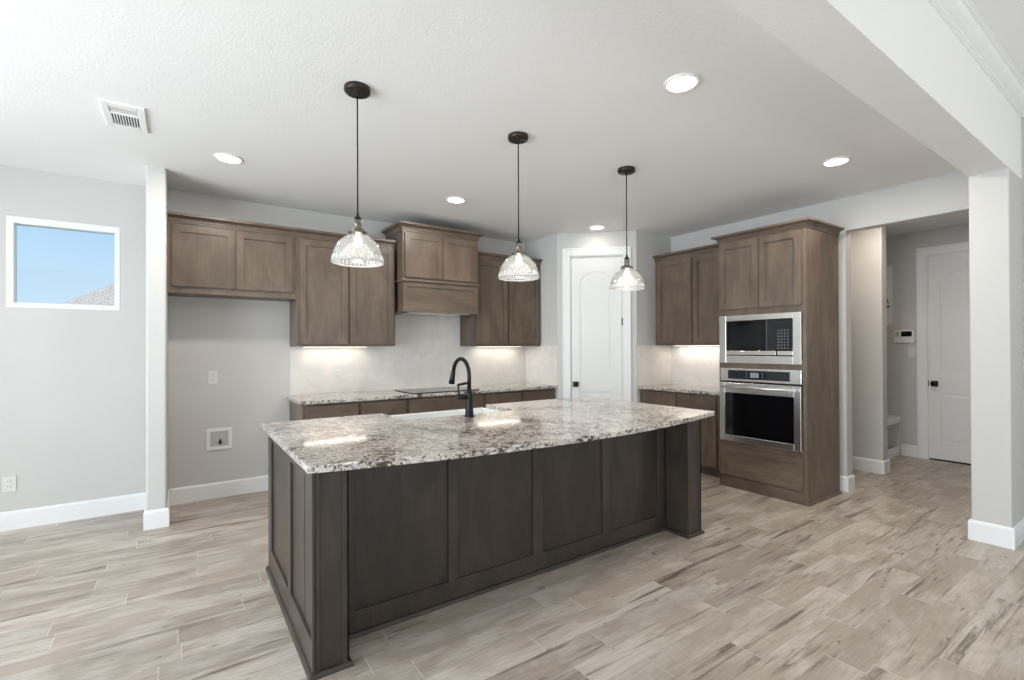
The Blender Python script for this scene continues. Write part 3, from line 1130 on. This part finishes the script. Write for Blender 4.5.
# ------------------------------------------------------------------ ceiling fixtures
def make_pendant(loc, label):
    t_ = thing('pendant_light', label, 'pendant light', loc, 'pendants over the island')
    x, y, z = loc
    MB().lathe([(.001, 0), (.066, 0), (.067, -.004), (.067, -.022), (.062, -.029), (.012, -.030), (.010, -.045), (.001, -.046)], loc, 40).build('canopy', M['bronze'], t_)
    for a in (0, PI):
        MB().lathe([(.001, -.036), (.005, -.036), (.005, -.028)], (x + .042 * math.cos(a), y + .042 * math.sin(a), z), 10).build('canopy_screw', M['bronze'], t_)
    MB().tube([(x, y, z - .03), (x, y, z - .68)], .004, 10).build('cord', M['black'], t_)
    MB().lathe([(.004, -.665), (.006, -.668), (.008, -.685), (.019, -.695), (.0205, -.705), (.0205, -.708)], loc, 24).build('cord_grip', M['black'], t_)
    b = MB()
    b.lathe([(.0205, -.706), (.020, -.722), (.022, -.724), (.022, -.730), (.020, -.732), (.0205, -.758), (.026, -.762), (.049, -.768), (.050, -.775), (.020, -.777)], loc, 28)
    for a in (PI * .75, -PI * .25):
        dx, dy = math.cos(a), math.sin(a)
        b.tube([(x + dx * .02, y + dy * .02, z - .757), (x + dx * .034, y + dy * .034, z - .757)], .004, 8)
    b.build('socket', M['nickel'], t_)
    pr = []
    Rr, Hh = .131, .150
    for k in range(0, 15):
        a = PI / 2 * (1 - k / 14)
        r = max(.022, Rr * math.cos(a))
        pr.append((r, -.927 + Hh * math.sin(a)))
    pr.append((Rr + .003, -.932))
    inner = [(max(.02, r - .003), h_ - .003) for r, h_ in pr[::-1]]
    b = MB()
    b.lathe(pr + inner, loc, 64)
    # flutes round the lower band
    sh = b.build('glass_shade', M['seeded'], t_)
    b = MB()
    for k in range(36):
        a = 2 * PI * k / 36
        c, s_ = math.cos(a), math.sin(a)
        b.tube([(x + (Rr + .0005) * c, y + (Rr + .0005) * s_, z - .928), (x + (Rr - .0012) * c, y + (Rr - .0012) * s_, z - .914), (x + (Rr - .0035) * c, y + (Rr - .0035) * s_, z - .896)], [.0038, .0034, .001], 6)
    b.lathe([(Rr - .001, -.928), (Rr + .004, -.929), (Rr + .004, -.935), (Rr - .001, -.937), (Rr - .004, -.932), (Rr - .001, -.928)], loc, 64)
    b.build('fluted_rim', M['flute'], sh)
    MB().lathe([(.001, -.775), (.012, -.777), (.013, -.790), (.020, -.803), (.024, -.820), (.022, -.836), (.013, -.847), (.001, -.850)], loc, 24).build('bulb', M['bulb'], t_)
    l = bpy.data.lights.new('pendant_glow', 'POINT')
    l.energy = .9
    l.color = (1, .93, .84)
    l.shadow_soft_size = .035
    lo = bpy.data.objects.new('pendant_glow', l)
    lo.location = (0, 0, -.895)
    COL.objects.link(lo)
    lo.parent = t_
    return t_


pend = make_pendant((.772, 2.552, ZC), 'dome glass pendant over the left end of the island, nearest the camera')
for x, lb in ((1.815, 'dome glass pendant over the middle of the island'), (2.848, 'dome glass pendant over the right end of the island, before the pantry door')):
    c = copy_tree(pend)
    c.location = (x, 2.540, ZC)
    c['label'] = lb


def make_can(loc, label, power):
    t_ = thing('recessed_light', label, 'ceiling light', loc, 'recessed ceiling lights')
    MB().lathe([(.078, .0), (.092, -.0005), (.093, -.004), (.086, -.011), (.078, -.012), (.074, -.008), (.074, 0)], loc, 40).build('trim_ring', M['plastic'], t_)
    MB().lathe([(.001, -.0125), (.05, -.012), (.074, -.008)], loc, 40).build('lens', M['lens'], t_)
    a = area('downlight', loc, (.14, .14), power, (1, .95, .87), (0, 0, -1), 'DISK')
    a.parent = t_
    a.location = (0, 0, -.016)
    return t_


CANS = [((2.160, 1.545), 'round flush ceiling light above the near middle of the island', 9),
        ((.286, 4.015), 'round flush ceiling light near the refrigerator space', 9),
        ((2.111, 3.957), 'round flush ceiling light before the range hood', 9),
        ((3.938, 3.957), 'round flush ceiling light before the pantry door', .8),
        ((4.032, 1.551), 'round flush ceiling light near the hall opening and oven tower', 12)]
can0 = make_can((*CANS[0][0], ZC), CANS[0][1], CANS[0][2])
for (xy, lb, pw) in CANS[1:]:
    c = copy_tree(can0)
    c.location = (*xy, ZC)
    c['label'] = lb
    if pw != CANS[0][2]:
        for ch in c.children:
            if ch.type == 'LIGHT':
                ch.data = ch.data.copy()
                ch.data.energy = pw
# hall lamp, out of sight behind the header
area('hall_lamp', (5.65, 1.75, ZC - .03), (.16, .16), 8, (1, .88, .76), (0, 0, -1), 'DISK')

# ceiling register
vt = thing('air_vent', 'white louvred supply register in the kitchen ceiling', 'air vent', (-.272, 3.63, ZC))
vx0, vx1, vy0, vy1 = -.374, -.172, 3.45, 3.825
b = MB()
ix0, ix1, iy0, iy1 = vx0 + .035, vx1 - .035, vy0 + .06, vy1 - .06
zz = ZC - .013
for a, c, d, e_ in ((vx0, ix0, vy0, vy1), (ix1, vx1, vy0, vy1), (ix0, ix1, vy0, iy0), (ix0, ix1, iy1, vy1)):
    b.box(a, c, d, e_, zz, ZC)
b.box(ix0, ix1, iy0 + .075, iy0 + .095, zz, ZC)
b.build('frame', M['trim'], vt, bevel=.003)
MB().box(ix0, ix1, iy0, iy1, ZC - .0015, ZC - .0005).build('duct_shade_sheet', M['shadow'], vt)  # near-black flat sheet standing in for the shade behind the louvres
n = 11
for k in range(n):
    xx = ix0 + (ix1 - ix0) * k / (n - 1)
    b = MB()
    b.prism([(xx - .0026, iy0 + .095), (xx + .0026, iy0 + .095), (xx + .0026, iy1), (xx - .0026, iy1)], ZC - .0125, ZC - .002, 'XY')
    b.build('louvre', M['trim'], vt)
b = MB()
b.box(ix0, ix1, iy0, iy0 + .075, ZC - .006, ZC - .002)
for k in range(18):
    xx = ix0 + (ix1 - ix0) * k / 17
    b.box(xx - .0015, xx + .0015, iy0, iy0 + .075, ZC - .0085, ZC - .006)
b.build('damper_grille', M['plastic'], vt)


# ------------------------------------------------------------------ under cabinet lights
def strip_light(T, x0, x1, y, label, power):
    t_ = thing('under_cabinet_light', label, 'light', T @ Vector(((x0 + x1) / 2, y, ZU0)), 'under cabinet lights')
    MB(T).box(x0, x1, y - .045, y + .045, ZU0 - .007, ZU0 - .0005, .002).build('housing', M['plastic'], t_)
    MB(T).box(x0 + .01, x1 - .01, y - .038, y + .038, ZU0 - .0085, ZU0 - .0068).build('diffuser', M['strip'], t_)
    p_ = T @ Vector(((x0 + x1) / 2, y, ZU0 - .012))
    d = Vector((x1 - x0, 0, 0))
    dw = T.to_3x3() @ d
    sz = (x1 - x0, .06) if abs(dw.x) > abs(dw.y) else (.06, x1 - x0)
    l = bpy.data.lights.new('strip_glow', 'AREA')
    l.shape = 'RECTANGLE'
    l.size, l.size_y = sz
    l.energy = power
    l.color = (1, .93, .82)
    lo = bpy.data.objects.new('strip_glow', l)
    COL.objects.link(lo)
    lo.parent = t_
    lo.location = p_ - t_.location


strip_light(TU, .98, 1.60, .22, 'white strip light under the tall cabinet left of the range hood', .3)
strip_light(TU, 2.95, 3.58, .22, 'white strip light under the cabinet between range hood and pantry', .3)
strip_light(TRU, .12, .98, .22, 'white strip light under the cabinet beside the oven tower', .9)


# ------------------------------------------------------------------ wall plates
def plate(label, T, w_, h_, z, kind, name, cat, group=None):
    t_ = thing(name, label, cat, T @ Vector((0, 0, z)), group)
    MB(T).box(-w_ / 2, w_ / 2, -.007, 0, z - h_ / 2, z + h_ / 2, .002).build('cover_plate', M['plate'], t_)
    if kind == 'outlet':
        for dz in (-.02, .02):
            MB(T).box(-.017, .017, -.009, -.006, z + dz - .014, z + dz + .014, .001).build('socket', M['plate'], t_)
            b = MB(T)
            for dx in (-.007, .007):
                b.box(dx - .0014, dx + .0014, -.0095, -.0085, z + dz - .004, z + dz + .007)
            b.build('slots', M['greyplastic'], t_)
    if kind == 'switch':
        MB(T).box(-.016, .016, -.011, -.006, z - .033, z + .033, .002).build('rocker', M['plate'], t_)
    return t_


og = 'electrical wall plates'
plate('white outlet plate on the bare wall of the refrigerator space', Matrix.Translation((.234, YB, 0)), .075, .118, 1.094, 'outlet', 'wall_outlet', 'outlet', og)
plate('white outlet plate low on the wall under the small window', Matrix.Translation((-1.065, YB, 0)), .075, .118, .345, 'outlet', 'wall_outlet', 'outlet', og)
plate('pale outlet plate on the backsplash below the left tall wall cabinet', Matrix.Translation((1.33, YB - .008, 0)), .075, .118, 1.085, 'outlet', 'wall_outlet', 'outlet', og)
plate('pale outlet plate on the backsplash below the right wall cabinet', Matrix.Translation((3.385, YB - .008, 0)), .075, .118, 1.09, 'outlet', 'wall_outlet', 'outlet', og)
plate('white rocker switch beside the hall door under the keypad', faceX(XH, 2.02), .072, .118, 1.281, 'switch', 'light_switch', 'light switch')

wb_ = thing('water_box', 'white recessed ice maker water box low on the refrigerator space wall', 'water outlet box', (.282, YB, .53))
bx0, bx1, bz0, bz1 = .182, .384, .436, .632
b = MB()
yf = YB - .008
f = .03
for a, c, d, e_ in ((bx0, bx0 + f, bz0, bz1), (bx1 - f, bx1, bz0, bz1), (bx0 + f, bx1 - f, bz0, bz0 + f), (bx0 + f, bx1 - f, bz1 - f, bz1)):
    b.box(a, c, yf, YB - .0005, d, e_)
b.build('frame', M['plastic'], wb_, bevel=.002)
b = MB()
b.prism([(bx0 + f, bz0 + f), (bx1 - f, bz0 + f), (bx1 - f, bz1 - f), (bx0 + f, bz1 - f)], YB - .002, YB - .0008)
b.build('back_panel', M['palegrey'], wb_)
b = MB()
b.tube([(.29, YB - .001, .50), (.29, YB - .018, .50)], .013, 14)
b.tube([(.29, YB - .012, .50), (.29, YB - .012, .53)], .007, 10)
b.build('valve', M['shadow'], wb_)

kp = thing('alarm_keypad', 'white alarm keypad with dark screen beside the hall door', 'keypad', (XH, 2.09, 1.47))
TK = faceX(XH, 2.09)
MB(TK).box(-.102, .102, -.026, 0, 1.392, 1.552, .006).build('housing', M['plastic'], kp)
MB(TK).box(-.028, .078, -.0275, -.0255, 1.470, 1.535).build('screen', M['blkglass'], kp)
b = MB(TK)
for k in range(4):
    b.box(-.088, -.045, -.0275, -.0255, 1.476 + k * .015, 1.484 + k * .015)
b.build('speaker_grille', M['greyplastic'], kp)

# mudroom bench and hook rail in the hall
bn = thing('mudroom_bench', 'white built-in bench with open cubby in the hall niche', 'bench', (6.8, 2.37, 0))
MB().box(6.243, XH - .002, 2.125, 2.618, .445, .485, .004).build('seat', M['trim'], bn)
for x0, x1 in ((6.243, 6.265), (6.78, 6.80), (XH - .03, XH - .002)):
    MB().box(x0, x1, 2.135, 2.60, 0, .445).build('divider', M['trim'], bn)
MB().box(6.265, XH - .03, 2.59, 2.615, 0, .445).build('back_panel', M['wall'], bn)
b = MB()
b.box(6.265, XH - .03, 2.135, 2.15, 0, .12)
b.box(6.265, XH - .03, 2.135, 2.15, .405, .445)
b.build('face_frame', M['trim'], bn)
hr = thing('hook_rail', 'white board with dark coat hooks on the hall wall above the bench', 'coat rack', (XH, 2.40, 1.9))
MB().box(XH - .02, XH - .001, 2.205, 2.615, 1.62, 2.36, .002).build('board', M['trim'], hr)
for y in (2.24, 2.36, 2.48):
    MB().tube([(XH - .02, y, 1.90), (XH - .05, y, 1.895), (XH - .085, y, 1.91), (XH - .09, y, 1.95)], .006, 10).build('hook', M['black'], hr)
    MB().tube([(XH - .02, y, 1.86), (XH - .04, y, 1.835), (XH - .065, y, 1.835), (XH - .075, y, 1.86)], .006, 10).build('hook', M['black'], hr)

# ------------------------------------------------------------------ outside
struct(MB().box(-40, 40, 5.26, 60, -.5, -.35).build('ground', M['ground']))
hs = thing('neighbor_house', 'neighbouring house with pale grey shingled hip roof seen through the small window', 'house', (2.5, 15, -.35))
ex0, ex1, ey0, ey1, ez, slope = -2.406, 9.0, 12.0, 20.0, 1.874, .732
MB().box(ex0 + .4, ex1 - .4, ey0 + .4, ey1 - .4, -.35, ez).build('wall', M['siding'], hs)
ry = (ey0 + ey1) / 2
hh = (ry - ey0) * slope
bm_ = MB()
P = [(ex0, ey0, ez), (ex1, ey0, ez), (ex1, ey1, ez), (ex0, ey1, ez), (ex0 + 4, ry, ez + hh), (ex1 - 4, ry, ez + hh)]
vs = [bm_._v(q) for q in P]
for f in ((0, 1, 5, 4), (1, 2, 5), (2, 3, 4, 5), (3, 0, 4), (3, 2, 1, 0)):
    bm_.bm.faces.new([vs[i] for i in f])
bm_.build('roof', M['shingle'], hs)
MB().box(ex0 - .01, ex1 + .01, ey0 - .01, ey0 + .02, ez - .15, ez + .0).build('fascia', M['trim'], hs)
